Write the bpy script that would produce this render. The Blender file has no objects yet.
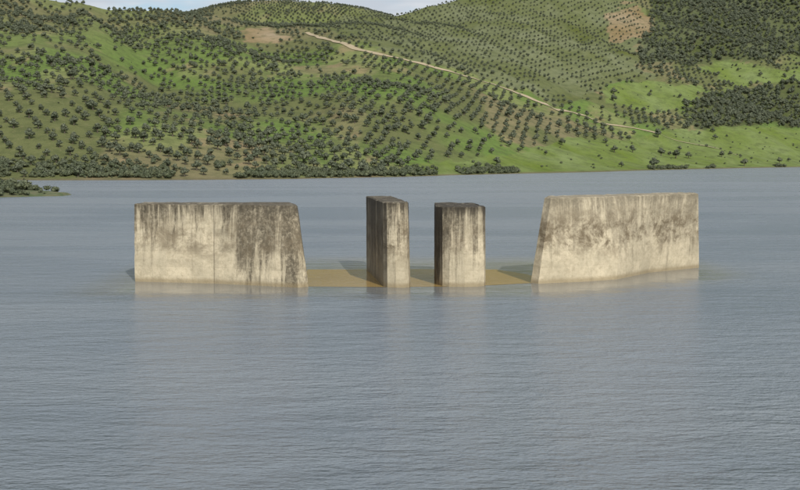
import bpy, bmesh, math, random
import numpy as np
from mathutils import Vector
random.seed(7); rng=np.random.default_rng(7)
scene=bpy.context.scene
CAMH=12.0; F=1111.0; TH=math.atan(90/1111.0)
# ---------------------------------------------------------------- helpers
def vnoise(x,y,seed=0):
    xi=np.floor(x).astype(np.int64); yi=np.floor(y).astype(np.int64)
    xf=x-xi; yf=y-yi
    u=xf*xf*xf*(xf*(xf*6-15)+10); v=yf*yf*yf*(yf*(yf*6-15)+10)
    def h(a,b):
        n=(a*374761393+b*668265263+seed*1274126177)&0x7fffffff
        n=((n^(n>>13))*1274126177)&0x7fffffff
        n=n^(n>>16)
        return (n&0xffff)/65535.0
    return ((h(xi,yi)*(1-u)+h(xi+1,yi)*u)*(1-v)+(h(xi,yi+1)*(1-u)+h(xi+1,yi+1)*u)*v)*2-1
def fbm(x,y,seed=0,o=4):
    s=0;a=1.0;t=0
    for i in range(o):
        s=s+a*vnoise(x*2**i+i*17.3,y*2**i-i*9.1,seed+i); t+=a; a*=.5
    return s/t
def sstep(a,b,x):
    t=np.clip((x-a)/(b-a),0,1); return t*t*(3-2*t)
TS=[-.75,-.36,-.18,-.09,0,.09,.18,.27,.36,.75]
SD=[470,530,535,560,605,700,790,950,1110,1500]
TC=[-.75,-.36,-.28,-.2,-.14,-.08,-.03,.04,.1,.36,.75]
RD=[1300,1200,1250,1350,1420,1500,1650,1800,1900,2200,2400]
YC=[-40,-15,5,18,27,30,16,6,-8,-25,-40]
def height(x,y):
    x=np.asarray(x,float); y=np.asarray(y,float)
    t=x/np.maximum(y,1)
    S=np.interp(t,TS,SD)+8*fbm(x/60,y/200,5,3)*1.2
    R=np.interp(t,TC,RD); Y=np.interp(t,TC,YC)
    Hc=12+R*(155-Y)/F
    s=(y-S)/(R-S); p=1.12+.42*sstep(-.05,.25,t)
    sc=np.clip(s,0,1)
    up=Hc*sc**p
    back=Hc*(1-.45*sstep(0,1,(s-1)*1.3))
    h=np.where(s<1,up,back)
    w=sstep(0,.25,sc)*(1-.55*sstep(.85,1.0,s))
    n=fbm(x/190+y/600,y/420,11,4)*26 + (1-np.abs(fbm((x+.35*y)/150,(y-.2*x)/600,23,3))*2.6)*9
    h=h+w*n+sstep(0,.05,sc)*fbm(x/35,y/35,31,3)*1.6
    far=342*np.exp(-((x+240)**2)/(2*520**2)-((y-2450)**2)/(2*420**2))+fbm(x/160,y/160,41,3)*7
    h=np.where(y>1500,np.maximum(h,far),h)
    h=np.where(s<0,(y-S)*.06,h+.25*np.minimum(1,np.maximum(s,0)*60))
    return h
def survey(x,y,z):
    e=(z-CAMH)/y; dep=math.cos(TH)-e*math.sin(TH); up=math.sin(TH)+e*math.cos(TH)
    return 400+F*(x/y)/dep, 245-F*up/dep
def inpoly(px,py,poly):
    r=np.zeros(px.shape,bool); n=len(poly)
    for i in range(n):
        x1,y1=poly[i]; x2,y2=poly[(i+1)%n]
        if y1==y2: continue
        c=((y1>py)!=(y2>py))&(px<(x2-x1)*(py-y1)/(y2-y1)+x1)
        r^=c
    return r
def locate(px,py):
    D=np.arange(480,2600,1.5); t=(px-400)/F
    z=height(t*D,D); a,b=survey(t*D,D,z)
    i=int(np.argmax(b<=py))
    return t*D[i],D[i]
def link(o,parent=None):
    scene.collection.objects.link(o)
    if parent: o.parent=parent
    return o
def newmat(name):
    m=bpy.data.materials.new(name); m.use_nodes=True
    nt=m.node_tree; b=nt.nodes['Principled BSDF']; return m,nt,b
def N(nt,typ,**k):
    n=nt.nodes.new(typ)
    for a,v in k.items(): setattr(n,a,v)
    return n
def noise(nt,vec,scale,detail=4,rough=.55,dist=0):
    n=N(nt,'ShaderNodeTexNoise'); n.inputs['Scale'].default_value=scale
    n.inputs['Detail'].default_value=detail; n.inputs['Roughness'].default_value=rough
    n.inputs['Distortion'].default_value=dist
    if vec is not None: nt.links.new(vec,n.inputs['Vector'])
    return n.outputs['Fac']
def mapping(nt,vec,scale,loc=(0,0,0)):
    m=N(nt,'ShaderNodeMapping'); m.inputs['Scale'].default_value=scale; m.inputs['Location'].default_value=loc
    nt.links.new(vec,m.inputs['Vector']); return m.outputs['Vector']
def ramp(nt,fac,a,b,lo=0.0,hi=1.0):
    m=N(nt,'ShaderNodeMapRange',interpolation_type='SMOOTHSTEP')
    m.inputs['From Min'].default_value=a; m.inputs['From Max'].default_value=b
    m.inputs['To Min'].default_value=lo; m.inputs['To Max'].default_value=hi
    nt.links.new(fac,m.inputs['Value']); return m.outputs['Result']
def math_(nt,op,a,b=None):
    m=N(nt,'ShaderNodeMath',operation=op)
    for i,v in enumerate((a,b)):
        if v is None: continue
        if isinstance(v,(int,float)): m.inputs[i].default_value=v
        else: nt.links.new(v,m.inputs[i])
    return m.outputs[0]
def mix(nt,fac,a,b,bt='MIX'):
    m=N(nt,'ShaderNodeMix',data_type='RGBA',blend_type=bt)
    for s,v in ((m.inputs[0],fac),(m.inputs[6],a),(m.inputs[7],b)):
        if isinstance(v,(int,float)): s.default_value=v
        elif isinstance(v,tuple): s.default_value=(*v,1)
        else: nt.links.new(v,s)
    return m.outputs[2]
def bump(nt,h,strength,dist,b,prev=None):
    m=N(nt,'ShaderNodeBump'); m.inputs['Distance'].default_value=dist
    if isinstance(strength,(int,float)): m.inputs['Strength'].default_value=strength
    else: nt.links.new(strength,m.inputs['Strength'])
    nt.links.new(h,m.inputs['Height'])
    if prev: nt.links.new(prev,m.inputs['Normal'])
    if b: nt.links.new(m.outputs[0],b.inputs['Normal'])
    return m.outputs[0]
def mesh_np(name,verts,faces,mats,smooth=False):
    me=bpy.data.meshes.new(name); me.from_pydata(verts,[],faces); 
    for m in mats: me.materials.append(m)
    if smooth: me.polygons.foreach_set('use_smooth',[True]*len(me.polygons))
    me.update(); return bpy.data.objects.new(name,me)
# ---------------------------------------------------------------- terrain
nT,nD=620,470
tt=np.linspace(-.72,.72,nT); q=np.linspace(0,1,nD)
DD=440+ (3300-440)*(q*.55+.45*q**2)
Tg,Dg=np.meshgrid(tt,DD); X=Tg*Dg; Yg=Dg; Z=height(X,Yg)
verts=np.stack([X.ravel(),Yg.ravel(),Z.ravel()],1)
idx=np.arange(nT*nD).reshape(nD,nT)
fc=np.stack([idx[:-1,:-1].ravel(),idx[:-1,1:].ravel(),idx[1:,1:].ravel(),idx[1:,:-1].ravel()],1)
gm,nt,b=newmat('hillside_grass')
ground=mesh_np('hills_terrain',verts.tolist(),fc.tolist(),[gm],True)
link(ground)
PX,PY=survey(X.ravel(),Yg.ravel(),Z.ravel())
FIELDS=[[(598,90),(640,84),(705,86),(700,108),(650,113),(600,104)],
        [(640,136),(700,128),(805,126),(1000,120),(1000,175),(800,175),(700,178),(560,180),(540,160),(600,150)],
        [(700,68),(740,62),(780,70),(830,78),(830,84),(740,84)],
        [(560,140),(640,140),(660,165),(560,175),(400,180),(380,168),(500,155)]]
BARE=[[(604,12),(640,2),(652,22),(640,42),(612,40),(600,28)],
      [(236,30),(262,26),(288,38),(270,44),(244,40)]]
WOOD=[[(640,44),(655,-5),(700,-60),(1000,-60),(1000,60),(770,58),(700,66),(650,62)],
      [(690,104),(730,88),(800,84),(1000,84),(1000,122),(800,122),(720,128),(690,126)]]
PLANT=[[(310,26),(370,8),(440,-60),(640,-60),(640,60),(650,82),(600,86),(560,104),(520,88),(415,58),(345,40)]]
def reg(polys,px,py):
    r=np.zeros(px.shape,bool)
    for p in polys: r|=inpoly(px,py,p)
    return r
def warp(px,py): return px+14*fbm(px/26,py/11,3,3), py+7*fbm(px/22,py/10,14,3)
QX,QY=warp(PX,PY)
fld=reg(FIELDS,QX,QY); bare=reg(BARE,QX,QY); wood=reg(WOOD,QX,QY); plant=reg(PLANT,QX,QY)
x=X.ravel(); y=Yg.ravel(); z=Z.ravel()
base=np.array([.118,.130,.052]); green=np.array([.115,.175,.042]); soil=np.array([.25,.19,.11]); dry=np.array([.19,.165,.09]); dark=np.array([.085,.10,.042])
n1=fbm(x/120,y/160,51,4)[:,None]; n2=fbm(x/45,y/70,61,4)[:,None]; n5=fbm(x/16,y/26,66,3)[:,None]
col=base+(green-base)*sstep(-.15,.25,n1)+(dry-base)*sstep(-.02,.35,n2)*.85
col=col+(soil-col)*sstep(.25,.5,n5)*sstep(-.1,.2,n2)*.7
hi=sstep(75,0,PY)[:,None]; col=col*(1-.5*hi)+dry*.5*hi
col=np.where(plant[:,None],np.array([.13,.145,.066])+.045*n2+.02*n5,col)
col=np.where(wood[:,None],dark+.03*n2,col)
col=np.where(fld[:,None],np.array([.145,.19,.055])+.03*n2+.025*n5,col)
col=np.where(bare[:,None],soil+.06*n2,col)
rim=np.clip((1.1-z)/1.0,0,1)[:,None]; col=col*(1-rim)+np.array([.15,.125,.075])*rim
col=np.clip(col,.02,1)
at=ground.data.color_attributes.new('groundcol','FLOAT_COLOR','POINT')
at.data.foreach_set('color',np.concatenate([col,np.ones((len(col),1))],1).ravel().astype(np.float32))
ca=N(nt,'ShaderNodeVertexColor',layer_name='groundcol')
tc=N(nt,'ShaderNodeTexCoord').outputs['Object']
n=noise(nt,tc,.09,5,.7); c=ca.outputs['Color']
c=mix(nt,ramp(nt,n,.42,.66,0,.5),c,(.06,.076,.03))
n3=noise(nt,tc,.35,4,.7); c=mix(nt,ramp(nt,n3,.52,.75,0,.45),c,(.21,.185,.10))
nt.links.new(c,b.inputs['Base Color']); b.inputs['Roughness'].default_value=1; b.inputs['Specular IOR Level'].default_value=.1
bump(nt,noise(nt,tc,.5,3,.7),.7,1.2,b)
# ---------------------------------------------------------------- roads
rm,nt,b=newmat('dirt_road'); tc=N(nt,'ShaderNodeTexCoord').outputs['Object']
nt.links.new(mix(nt,noise(nt,tc,.25,5,.7),(.27,.22,.135),(.40,.33,.22)),b.inputs['Base Color']); b.inputs['Roughness'].default_value=1
def road(name,pts,w):
    P=[locate(*p) for p in pts]; P=[Vector((p[0],p[1],0)) for p in P]
    out=[]
    Q=[P[0]*2-P[1]]+P+[P[-1]*2-P[-2]]
    for i in range(1,len(Q)-2):
        L=(Q[i+1]-Q[i]).length; k=max(4,int(L/4))
        for j in range(k):
            u=j/k; a,b_,c_,d=Q[i-1],Q[i],Q[i+1],Q[i+2]
            out.append(.5*((2*b_)+(c_-a)*u+(2*a-5*b_+4*c_-d)*u*u+(3*b_-a-3*c_+d)*u**3))
    v=[];f=[]
    for i,p in enumerate(out):
        d=(out[min(i+1,len(out)-1)]-out[max(i-1,0)]).normalized(); s=Vector((-d.y,d.x,0))
        ww=w*(1+.3*float(vnoise(np.array(i*.23),np.array(2.2),9)))
        for k in (-1,-.33,.33,1):
            g=p+s*ww*.5*k; v.append((g.x,g.y,0))
    va=np.array(v); va[:,2]=height(va[:,0],va[:,1])+.6
    m=len(out)
    for i in range(m-1):
        for k in range(3): a=i*4+k; f.append((a,a+1,a+5,a+4))
    o=mesh_np(name,va.tolist(),f,[rm],True); link(o); return va
R1=road('dirt_road',[(308,33),(345,44),(385,56),(415,63),(450,72),(490,84),(520,95),(545,105),(575,114),(600,123)],6.0)
R2=road('dirt_track',[(600,123),(640,130),(690,144),(740,156)],3.4)
RP=np.concatenate([R1[::8],R2[::8]])[:,:2]
# ---------------------------------------------------------------- tree templates
bark,nt,b=newmat('olive_bark'); b.inputs['Base Color'].default_value=(.09,.075,.055,1); b.inputs['Roughness'].default_value=.95
def leafmat(name,c1,c2):
    m,nt,b=newmat(name)
    oi=N(nt,'ShaderNodeObjectInfo'); g=N(nt,'ShaderNodeNewGeometry'); tc=N(nt,'ShaderNodeTexCoord').outputs['Object']
    c=mix(nt,oi.outputs['Random'],c1,c2)
    c=mix(nt,ramp(nt,noise(nt,tc,.9,1),.35,.65),c,tuple(v*.65 for v in c1))
    c=mix(nt,math_(nt,'MULTIPLY',g.outputs['Random Per Island'],.5),c,(.17,.19,.13))
    nt.links.new(c,b.inputs['Base Color']); b.inputs['Roughness'].default_value=.75; b.inputs['Specular IOR Level'].default_value=.25
    return m
olive=leafmat('olive_leaves',(.055,.07,.038),(.112,.124,.075))
shrubm=leafmat('shrub_leaves',(.045,.062,.026),(.10,.112,.05))
def make_tree(name,seed,mat,W=2.5,H=4.2,trunk=True,nleaf=240,ls=.4):
    r=random.Random(seed); bm=bmesh.new()
    def cone(p,q_,r0,r1):
        d=(q_-p); rot=d.to_track_quat('Z','Y'); A=[];B=[]
        for i in range(5):
            a=i*math.pi/2.5; o=Vector((math.cos(a),math.sin(a),0))
            A.append(bm.verts.new(p+rot@(o*r0))); B.append(bm.verts.new(q_+rot@(o*r1)))
        for i in range(5): bm.faces.new((A[i],A[(i+1)%5],B[(i+1)%5],B[i]))
    lobes=[]
    nl=r.randint(4,6)
    for i in range(nl):
        a=i*2*math.pi/nl+r.uniform(-.4,.4); rr=W*r.uniform(.3,.58)
        lobes.append((Vector((math.cos(a)*rr,math.sin(a)*rr,H*r.uniform(.42,.68))),W*r.uniform(.36,.52)))
    lobes.append((Vector((r.uniform(-.3,.3),r.uniform(-.3,.3),H*.78)),W*.5))
    if trunk:
        k=Vector((r.uniform(-.2,.2),r.uniform(-.2,.2),H*.27)); cone(Vector((0,0,-.6)),k,.34,.22)
        for c_,R in lobes[::2]: cone(k,c_,.15,.05)
    nb=len(bm.faces)
    for c_,R in lobes:
        g=bmesh.ops.create_icosphere(bm,subdivisions=1,radius=R*.78)
        for v in g['verts']:
            v.co*=1+r.uniform(-.25,.25); v.co.z*=.85; v.co+=c_
        for i in range(nleaf//len(lobes)):
            d=Vector((r.gauss(0,1),r.gauss(0,1),r.gauss(0,1)+.25)).normalized()
            p=c_+Vector((d.x,d.y,d.z*.85))*R*r.uniform(.7,1.22)
            if p.z<H*.2: continue
            s=ls*r.uniform(.6,1.4)
            a=Vector((r.gauss(0,1),r.gauss(0,1),r.gauss(0,1))).normalized()
            b_=a.cross(d); b_= b_.normalized() if b_.length>.01 else Vector((1,0,0)); a=(a-d*a.dot(d)*.5)
            bm.faces.new([bm.verts.new(p+a*s),bm.verts.new(p+b_*s*.6),bm.verts.new(p-a*s*.8),bm.verts.new(p-b_*s*.55)])
    me=bpy.data.meshes.new(name); 
    for i,f in enumerate(bm.faces): f.material_index=0 if i<nb else 1
    bm.to_mesh(me); bm.free(); me.materials.append(bark); me.materials.append(mat)
    return bpy.data.objects.new(name,me)
ctree=bpy.data.collections.new('olive_tree_kinds'); cshrub=bpy.data.collections.new('shrub_kinds')
for i in range(6): ctree.objects.link(make_tree('olive_tree_kind',100+i,olive,W=2.35+.2*(i%3),H=4.4+.4*(i%2)))
for i in range(4): cshrub.objects.link(make_tree('shrub_kind',200+i,shrubm,W=1.7,H=2.0,trunk=False,nleaf=180,ls=.3))
def scatter(name,P,S,coll):
    me=bpy.data.meshes.new(name); me.from_pydata(P.tolist(),[],[])
    a=me.attributes.new('size','FLOAT','POINT'); a.data.foreach_set('value',S.astype(np.float32))
    o=bpy.data.objects.new(name,me); link(o)
    ng=bpy.data.node_groups.new(name+'_gn','GeometryNodeTree')
    ng.interface.new_socket('Geometry',in_out='INPUT',socket_type='NodeSocketGeometry')
    ng.interface.new_socket('Geometry',in_out='OUTPUT',socket_type='NodeSocketGeometry')
    gi=ng.nodes.new('NodeGroupInput'); go=ng.nodes.new('NodeGroupOutput')
    ip=ng.nodes.new('GeometryNodeInstanceOnPoints'); ci=ng.nodes.new('GeometryNodeCollectionInfo')
    ci.inputs['Collection'].default_value=coll; ci.inputs['Separate Children'].default_value=True; ci.inputs['Reset Children'].default_value=True
    ip.inputs['Pick Instance'].default_value=True
    ri=ng.nodes.new('FunctionNodeRandomValue'); ri.data_type='INT'
    isock=[s for s in ri.inputs if s.type=='INT' and s.name in('Min','Max')]
    isock[0].default_value=0; isock[1].default_value=50
    rr=ng.nodes.new('FunctionNodeRandomValue'); rr.data_type='FLOAT_VECTOR'
    rr.inputs[0].default_value=(-.07,-.07,0); rr.inputs[1].default_value=(.07,.07,6.28)
    na=ng.nodes.new('GeometryNodeInputNamedAttribute'); na.data_type='FLOAT'; na.inputs['Name'].default_value='size'
    L=ng.links.new
    L(gi.outputs[0],ip.inputs['Points']); L(ci.outputs[0],ip.inputs['Instance'])
    L([s for s in ri.outputs if s.type=='INT'][0],ip.inputs['Instance Index'])
    L(rr.outputs[0],ip.inputs['Rotation']); L([s for s in na.outputs if s.enabled][0],ip.inputs['Scale'])
    L(ip.outputs[0],go.inputs[0])
    m=o.modifiers.new('scatter','NODES'); m.node_group=ng; return o
def grid(sp,ang,jit,ylo=480,yhi=2900):
    g=np.arange(-3200,3200,sp); A,B=np.meshgrid(g,g); A=A.ravel();B=B.ravel()
    A=A+rng.normal(0,jit,A.shape); B=B+rng.normal(0,jit,B.shape)
    c,s=math.cos(ang),math.sin(ang); x=A*c-B*s; y=A*s+B*c
    k=(y>ylo)&(y<yhi)&(np.abs(x/np.maximum(y,1))<.50); return x[k],y[k]
def dist_road(x,y):
    d=np.full(x.shape,1e9)
    for p in RP: d=np.minimum(d,(x-p[0])**2+((y-p[1])*np.where(y<p[1],.5,1))**2)
    return np.sqrt(d)
Ps=[];Ss=[]
def collect(kind,sp,ang,jit):
    x,y=grid(sp,ang,jit); z=height(x,y); px,py=survey(x,y,z)
    px,py=warp(px,py)
    f=reg(FIELDS,px,py); ba=reg(BARE,px,py); w=reg(WOOD,px,py); pl=reg(PLANT,px,py)
    rest=~(f|ba|w|pl); n=fbm(x/70,y/90,71,3); u=rng.random(x.shape); ok=(z>1.2)
    if kind=='olive': k=rest&(u<np.where(n<-.3,.25,.92)); s=rng.normal(.96,.15,x.shape)+.2*(n>.2)
    if kind=='wood': k=w&(u<np.where(n<-.3,.5,.95)); s=rng.normal(1.3,.35,x.shape)
    if kind=='plant': k=pl&(u<.93)&(n>-.5); s=rng.normal(.76,.12,x.shape)
    if kind=='field': k=f&(u<.07); s=rng.normal(1.1,.4,x.shape)
    if kind=='fill': k=rest&(u<.3)&(n>.2); s=rng.normal(.9,.3,x.shape)
    if kind=='upper': k=rest&(u<.7)&(py<70)&(px<250)&(n>-.15); s=rng.normal(1.1,.25,x.shape)
    k&=ok; x,y,z,s=x[k],y[k],z[k],s[k]
    k=dist_road(x,y)>6.0
    Ps.append(np.stack([x,y,z-.05],1)[k]); Ss.append(np.clip(s[k],.35,2.2))
collect('olive',11.4,.62,.75); collect('wood',7.8,.2,2.8); collect('plant',12.0,-.6,.5); collect('field',11,.1,4); collect('fill',14,.3,5); collect('upper',13,.3,4)
P=np.concatenate(Ps);S=np.concatenate(Ss); print('TREES',len(P))
scatter('olive_grove',P,S,ctree)
t=rng.uniform(-.5,.5,3200); Dl=np.interp(t,TS,SD)+np.abs(rng.normal(0,15,t.shape))+4
x=t*Dl;y=Dl;z=height(x,y); k=(z>.3)&(fbm(x/30,y/60,81,2)>np.where(t>.08,.1,-.28))
sh=np.stack([x,y,z-.1],1)[k]; ss=rng.normal(.85,.38,k.sum())
xx,yy=grid(13,.5,5); zz=height(xx,yy); k=(zz>2)&(rng.random(xx.shape)<.25)&(yy<1700)
sh=np.concatenate([sh,np.stack([xx,yy,zz-.1],1)[k]]); ss=np.concatenate([ss,rng.normal(.6,.25,k.sum())])
scatter('shrubs',sh,np.clip(ss,.25,1.7),cshrub)
# ---------------------------------------------------------------- headland on the left
hx=np.linspace(-260,-95,110); hy=np.linspace(285,420,80); HX,HY=np.meshgrid(hx,hy)
def hh(x,y):
    tip=np.clip((-98.5-x)/60,0,1.5); w=9+34*tip
    c=331+ .05*(x+100); a=1-((y-c)/w)**2
    return np.where(x>-98.5,-1.2,-.9+ (1.5+5.0*np.clip(tip,0,1.2))*np.clip(a,-.6,1)+.35*fbm(x/7,y/7,91,3))
HZ=hh(HX,HY); i2=np.arange(HX.size).reshape(HX.shape)
f2=np.stack([i2[:-1,:-1].ravel(),i2[:-1,1:].ravel(),i2[1:,1:].ravel(),i2[1:,:-1].ravel()],1)
hm,nt,b=newmat('headland_ground'); tc=N(nt,'ShaderNodeTexCoord').outputs['Object']
nt.links.new(mix(nt,ramp(nt,noise(nt,tc,.25,5,.7),.4,.6),(.06,.085,.03),(.11,.11,.055)),b.inputs['Base Color']); b.inputs['Roughness'].default_value=1
hl=mesh_np('headland',np.stack([HX.ravel(),HY.ravel(),HZ.ravel()],1).tolist(),f2.tolist(),[hm],True); link(hl)
x=rng.uniform(-200,-102,1500); y=rng.uniform(295,385,1500); z=hh(x,y); k=z>.1
s=rng.normal(.6,.2,k.sum())+.9*(x[k]<-112)*rng.random(k.sum())
scatter('headland_shrubs',np.stack([x,y,z-.15],1)[k],np.clip(s,.25,1.7),cshrub)
# ---------------------------------------------------------------- water
wm,nt,b=newmat('lake_water'); tc=N(nt,'ShaderNodeTexCoord').outputs['Object']
big=noise(nt,mapping(nt,tc,(.007,.024,1)),1,4,.6,.4)
sx=N(nt,'ShaderNodeSeparateXYZ'); nt.links.new(tc,sx.inputs[0]); wxx,wyy=sx.outputs[0],sx.outputs[1]
# sheltered, calmer water hugging the foot of the walls
dy=math_(nt,'SUBTRACT',math_(nt,'SUBTRACT',wyy,math_(nt,'MULTIPLY',math_(nt,'MAXIMUM',math_(nt,'SUBTRACT',wxx,14),0),.75)),101.5)
near=math_(nt,'MULTIPLY',ramp(nt,math_(nt,'ADD',dy,math_(nt,'MULTIPLY',math_(nt,'SUBTRACT',noise(nt,mapping(nt,tc,(.35,.5,1)),1,3),.5),9)),-12,-3),
     math_(nt,'MULTIPLY',ramp(nt,math_(nt,'ABSOLUTE',math_(nt,'SUBTRACT',wxx,3)),34,27),ramp(nt,wyy,135,122)))
wc=mix(nt,ramp(nt,big,.35,.65),(.135,.165,.20),(.195,.222,.245))
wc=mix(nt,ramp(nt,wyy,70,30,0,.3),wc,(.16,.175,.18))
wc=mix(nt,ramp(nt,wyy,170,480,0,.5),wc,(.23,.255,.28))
nt.links.new(mix(nt,math_(nt,'MULTIPLY',near,.4),wc,(.20,.17,.11)),b.inputs['Base Color'])  # warm tint paints the walls' reflection into the water colour near their foot
b.inputs['IOR'].default_value=1.33
nt.links.new(math_(nt,'SUBTRACT',ramp(nt,big,.35,.65,.22,.32),math_(nt,'MULTIPLY',near,.18)),b.inputs['Roughness'])
w1=noise(nt,mapping(nt,tc,(1.0,2.3,1)),1,3,.6)
w2=noise(nt,mapping(nt,tc,(.20,.5,1),(3,7,0)),1,2,.5)
w3=noise(nt,mapping(nt,tc,(3.6,7,1),(13,7,0)),1,1,.5)
hgt=math_(nt,'ADD',math_(nt,'MULTIPLY',w1,.47),math_(nt,'ADD',math_(nt,'MULTIPLY',w2,.75),math_(nt,'MULTIPLY',w3,.11)))
bump(nt,hgt,math_(nt,'MULTIPLY',ramp(nt,big,.3,.7,.5,1.0),math_(nt,'SUBTRACT',1.0,math_(nt,'MULTIPLY',near,.93))),1.15,b)
wt=mesh_np('lake_water',[(-3500,-60,0),(3500,-60,0),(3500,3300,0),(-3500,3300,0)],[(0,1,2,3)],[wm]); link(wt)
sm,nt,b=newmat('silty_shallow_water'); tc=N(nt,'ShaderNodeTexCoord').outputs['Object']
nt.links.new(mix(nt,noise(nt,mapping(nt,tc,(.2,.5,1)),1,5,.65),(.27,.175,.055),(.40,.275,.10)),b.inputs['Base Color'])
b.inputs['Roughness'].default_value=.12; b.inputs['IOR'].default_value=1.33; b.inputs['Specular IOR Level'].default_value=.3
bump(nt,noise(nt,mapping(nt,tc,(1.2,2.5,1)),1,3),.3,.05,b)
sl=mesh_np('silty_shallow_water',[(-8.6,101,.012),(-4,100.7,.012),(0,100.6,.012),(6,101.2,.012),(9,102.3,.012),(12.4,103.8,.012),(13.6,108.5,.012),(12.6,112,.012),(10.0,116.3,.012),(0,116.6,.012),(-9.7,116.2,.012),(-9.9,108,.012)],[tuple(range(12))],[sm]); link(sl)
# ---------------------------------------------------------------- concrete
def concrete(name,topz,topdark,blotch,streak,seed,side=0.0,bias=.0,panel=None):
    m,nt,b=newmat(name); tc0=N(nt,'ShaderNodeTexCoord').outputs['Object']
    tc=mapping(nt,tc0,(1,1,1),(seed*13.1,seed*7.7,0))
    sx=N(nt,'ShaderNodeSeparateXYZ'); nt.links.new(tc0,sx.inputs[0]); z=sx.outputs[2]
    c=mix(nt,ramp(nt,noise(nt,tc,.35,5,.65),.35,.65),(.57,.495,.355),(.44,.385,.275))
    c=mix(nt,ramp(nt,noise(nt,tc,2.2,6,.8),.42,.68,0,.6),c,(.32,.275,.185))
    st=noise(nt,mapping(nt,tc,(1.7,1.7,.09)),1,6,.75,.2); st2=noise(nt,mapping(nt,tc,(.33,.33,.05)),1,3,.6)
    hz=ramp(nt,z,topz*.0,topz,0,1)
    acc=math_(nt,'ADD',math_(nt,'ADD',st,math_(nt,'MULTIPLY',st2,.6)),math_(nt,'MULTIPLY',hz,.2))
    if panel is not None: acc=math_(nt,'ADD',acc,ramp(nt,sx.outputs[0],panel-.1,panel+.1,-.07,.05))
    s1=ramp(nt,acc,.83-bias,1.05-bias,0,streak)
    fine=noise(nt,tc,2.6,6,.85)
    s1=math_(nt,'MULTIPLY',s1,ramp(nt,fine,.33,.58,.35,1))
    c=mix(nt,s1,c,(.09,.075,.052))
    bl=noise(nt,mapping(nt,tc,(.42,.42,.5)),1,8,.8,.3)
    band=math_(nt,'MULTIPLY',ramp(nt,z,topz*.2,topz*.5,0,1),ramp(nt,z,topz*.98,topz*.6,0,1))
    c=mix(nt,math_(nt,'MULTIPLY',ramp(nt,bl,.42,.62,0,blotch),math_(nt,'ADD',band,.15)),c,(.15,.118,.075))
    ed=math_(nt,'ADD',z,math_(nt,'MULTIPLY',math_(nt,'SUBTRACT',st,.5),4.5))
    c=mix(nt,ramp(nt,ed,topz-1.3,topz+.1,0,topdark),c,(.045,.038,.028))
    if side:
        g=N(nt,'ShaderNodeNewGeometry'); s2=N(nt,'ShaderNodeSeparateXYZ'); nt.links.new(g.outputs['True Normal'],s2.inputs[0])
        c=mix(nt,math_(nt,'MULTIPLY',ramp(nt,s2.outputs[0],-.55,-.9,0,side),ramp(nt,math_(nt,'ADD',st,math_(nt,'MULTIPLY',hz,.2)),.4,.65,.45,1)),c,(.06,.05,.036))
    if panel is not None:
        jn=ramp(nt,math_(nt,'ABSOLUTE',math_(nt,'SUBTRACT',sx.outputs[0],panel)),.07,.02,0,.5); c=mix(nt,jn,c,(.09,.075,.05))
    c=mix(nt,ramp(nt,math_(nt,'ADD',z,math_(nt,'MULTIPLY',fine,.3)),.75,.3,0,.65),c,(.22,.17,.095))
    wv=math_(nt,'PINGPONG',z,.75); c=mix(nt,ramp(nt,wv,.035,.0,0,.2),c,(.18,.15,.10))
    nt.links.new(c,b.inputs['Base Color']); b.inputs['Roughness'].default_value=.92; b.inputs['Specular IOR Level'].default_value=.25
    p=bump(nt,wv,.1,.3,None); bump(nt,noise(nt,tc,4,5,.75),.55,.09,b,p)
    return m
def block(name,bot,top,h,mat,zb=-3.0):
    bm=bmesh.new(); n=len(bot); K=14; rings=[]
    cnt=[max(1,int((Vector(bot[(i+1)%n])-Vector(bot[i])).length/.5)) for i in range(n)]
    def dens(poly):
        out=[]
        for i in range(n):
            a=Vector(poly[i]);b_=Vector(poly[(i+1)%n]); k=cnt[i]
            for j in range(k): out.append(a.lerp(b_,j/k))
        return out
    B=dens(bot);T=dens(top)
    for k in range(K+1):
        u=k/K; zz=zb+(h-zb)*u; f=zz/h
        ring=[]
        for a,b_ in zip(B,T):
            p=a.lerp(b_,f)
            dx=.06*float(vnoise(np.array(p.x*1.3),np.array(zz*1.3+p.y),5)); dz=0
            if k==K: dz=-.12*abs(float(vnoise(np.array(p.x*2.1),np.array(p.y*2.1),8)))
            ring.append(bm.verts.new((p.x+dx*.4,p.y+dx,zz+dz)))
        rings.append(ring)
    M=len(B)
    for k in range(K):
        for i in range(M): bm.faces.new((rings[k][i],rings[k][(i+1)%M],rings[k+1][(i+1)%M],rings[k+1][i]))
    inner=[]
    for i in range(M):
        v=rings[-1][i].co; d=(rings[-1][(i+1)%M].co-rings[-1][i-1].co); d.z=0; nn=Vector((-d.y,d.x,0)).normalized()
        inner.append(bm.verts.new(v+nn*.09+Vector((0,0,.07))))
    for i in range(M): bm.faces.new((rings[-1][i],rings[-1][(i+1)%M],inner[(i+1)%M],inner[i]))
    bm.faces.new(inner)
    bmesh.ops.recalc_face_normals(bm,faces=bm.faces)
    me=bpy.data.meshes.new(name); bm.to_mesh(me); bm.free(); me.materials.append(mat)
    return link(bpy.data.objects.new(name,me))
lw_b=[(-25.2,105.0),(-17.45,103.45),(-17.35,103.4),(-9.3,100.2),(-8.35,100.9),(-8.5,102.5),(-10.2,109.2),(-25.0,109.2)]
lw_t=[(-25.2,105.3),(-17.45,103.85),(-17.35,103.8),(-10.3,101.3),(-9.5,101.9),(-9.5,103),(-10.8,108.8),(-25.1,108.8)]
block('concrete_wing_wall',lw_b,lw_t,7.35,concrete('stained_concrete_a',7.35,.6,.6,.95,6,0,.03,-17.4))
rw_b=[(12.3,104.0),(12.9,103.2),(18,105.2),(21.0,106.9),(23.2,109.9),(25.4,113.0),(31.9,118.0),(32.0,121),(14.0,110.2)]
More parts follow.
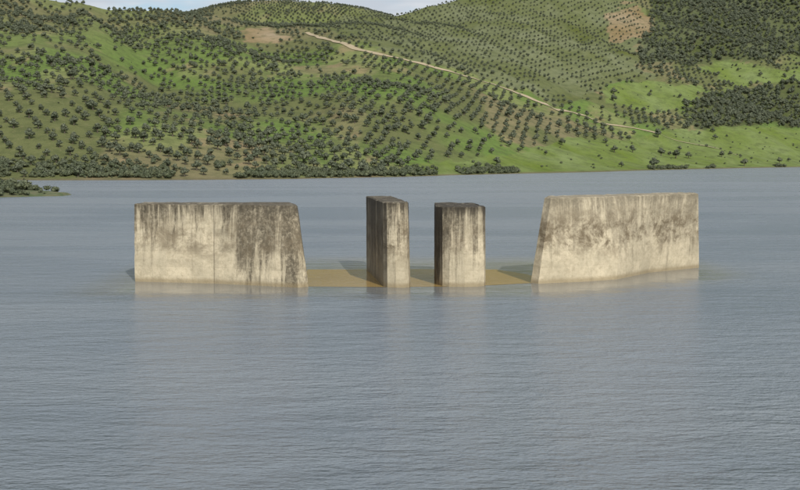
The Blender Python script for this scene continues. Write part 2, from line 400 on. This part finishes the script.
rw_t=[(13.6,104.6),(14.1,104.0),(18.6,106.6),(21.6,108.9),(24.0,110.7),(26.2,112.6),(31.4,117.0),(31.5,120.5),(14.6,109.6)]
block('concrete_wing_wall',rw_b,rw_t,7.95,concrete('stained_concrete_b',7.95,.3,.9,.5,2))
lp_b=[(-1.5,101.0),(-1.15,100.4),(-.4,100.1),(.4,100.15),(.85,100.6),(.95,101.4),(-.9,116.0),(-2.3,116.6),(-3.5,116)]
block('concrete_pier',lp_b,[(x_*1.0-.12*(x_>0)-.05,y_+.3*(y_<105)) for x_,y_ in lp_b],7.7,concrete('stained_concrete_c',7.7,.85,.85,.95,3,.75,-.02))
rp_b=[(3.35,102.6),(3.9,101.4),(4.5,100.9),(5.9,100.7),(7.1,100.9),(7.75,101.5),(7.95,102.6),(7.2,110.0),(6.2,110.9),(4.6,111),(3.4,110)]
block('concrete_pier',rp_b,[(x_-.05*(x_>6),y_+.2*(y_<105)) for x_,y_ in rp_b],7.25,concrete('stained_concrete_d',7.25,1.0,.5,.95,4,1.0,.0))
# ---------------------------------------------------------------- world, sun, camera
sv=Vector((.28,-.78,.62)).normalized(); el=math.asin(sv.z); az=math.atan2(sv.x,sv.y)
w=bpy.data.worlds.new('World'); scene.world=w; w.use_nodes=True; nt=w.node_tree; bg=nt.nodes['Background']
sky=N(nt,'ShaderNodeTexSky',sky_type='NISHITA'); sky.sun_disc=False; sky.sun_elevation=el; sky.sun_rotation=az
tcg=N(nt,'ShaderNodeTexCoord').outputs['Generated']
sx=N(nt,'ShaderNodeSeparateXYZ'); nt.links.new(tcg,sx.inputs[0]); zz=math_(nt,'ADD',math_(nt,'MAXIMUM',sx.outputs[2],0.0),.12)
cx=N(nt,'ShaderNodeCombineXYZ'); nt.links.new(math_(nt,'DIVIDE',sx.outputs[0],zz),cx.inputs[0]); nt.links.new(math_(nt,'DIVIDE',sx.outputs[1],zz),cx.inputs[1])
cf=noise(nt,cx.outputs[0],.9,5,.6)
cc=mix(nt,ramp(nt,noise(nt,cx.outputs[0],2.2,3),.35,.7),(5.4,5.8,6.4),(7.8,7.9,8.1))
nt.links.new(mix(nt,ramp(nt,cf,.38,.52,0,.92),sky.outputs[0],cc),bg.inputs['Color']); bg.inputs['Strength'].default_value=.105
sd=bpy.data.lights.new('sun','SUN'); sd.energy=4.0; sd.angle=math.radians(.5); sd.color=(1,.96,.88)
so=bpy.data.objects.new('sun',sd); so.rotation_euler=sv.to_track_quat('Z','Y').to_euler(); link(so)
cd=bpy.data.cameras.new('camera'); cd.lens=50; cd.sensor_width=36; cd.clip_end=8000; cd.clip_start=.5
co=bpy.data.objects.new('camera',cd); co.location=(0,0,CAMH); co.rotation_euler=(math.pi/2-TH,0,0); link(co)
scene.camera=co
scene.view_settings.view_transform='Standard'; scene.view_settings.look='None'; scene.view_settings.exposure=0
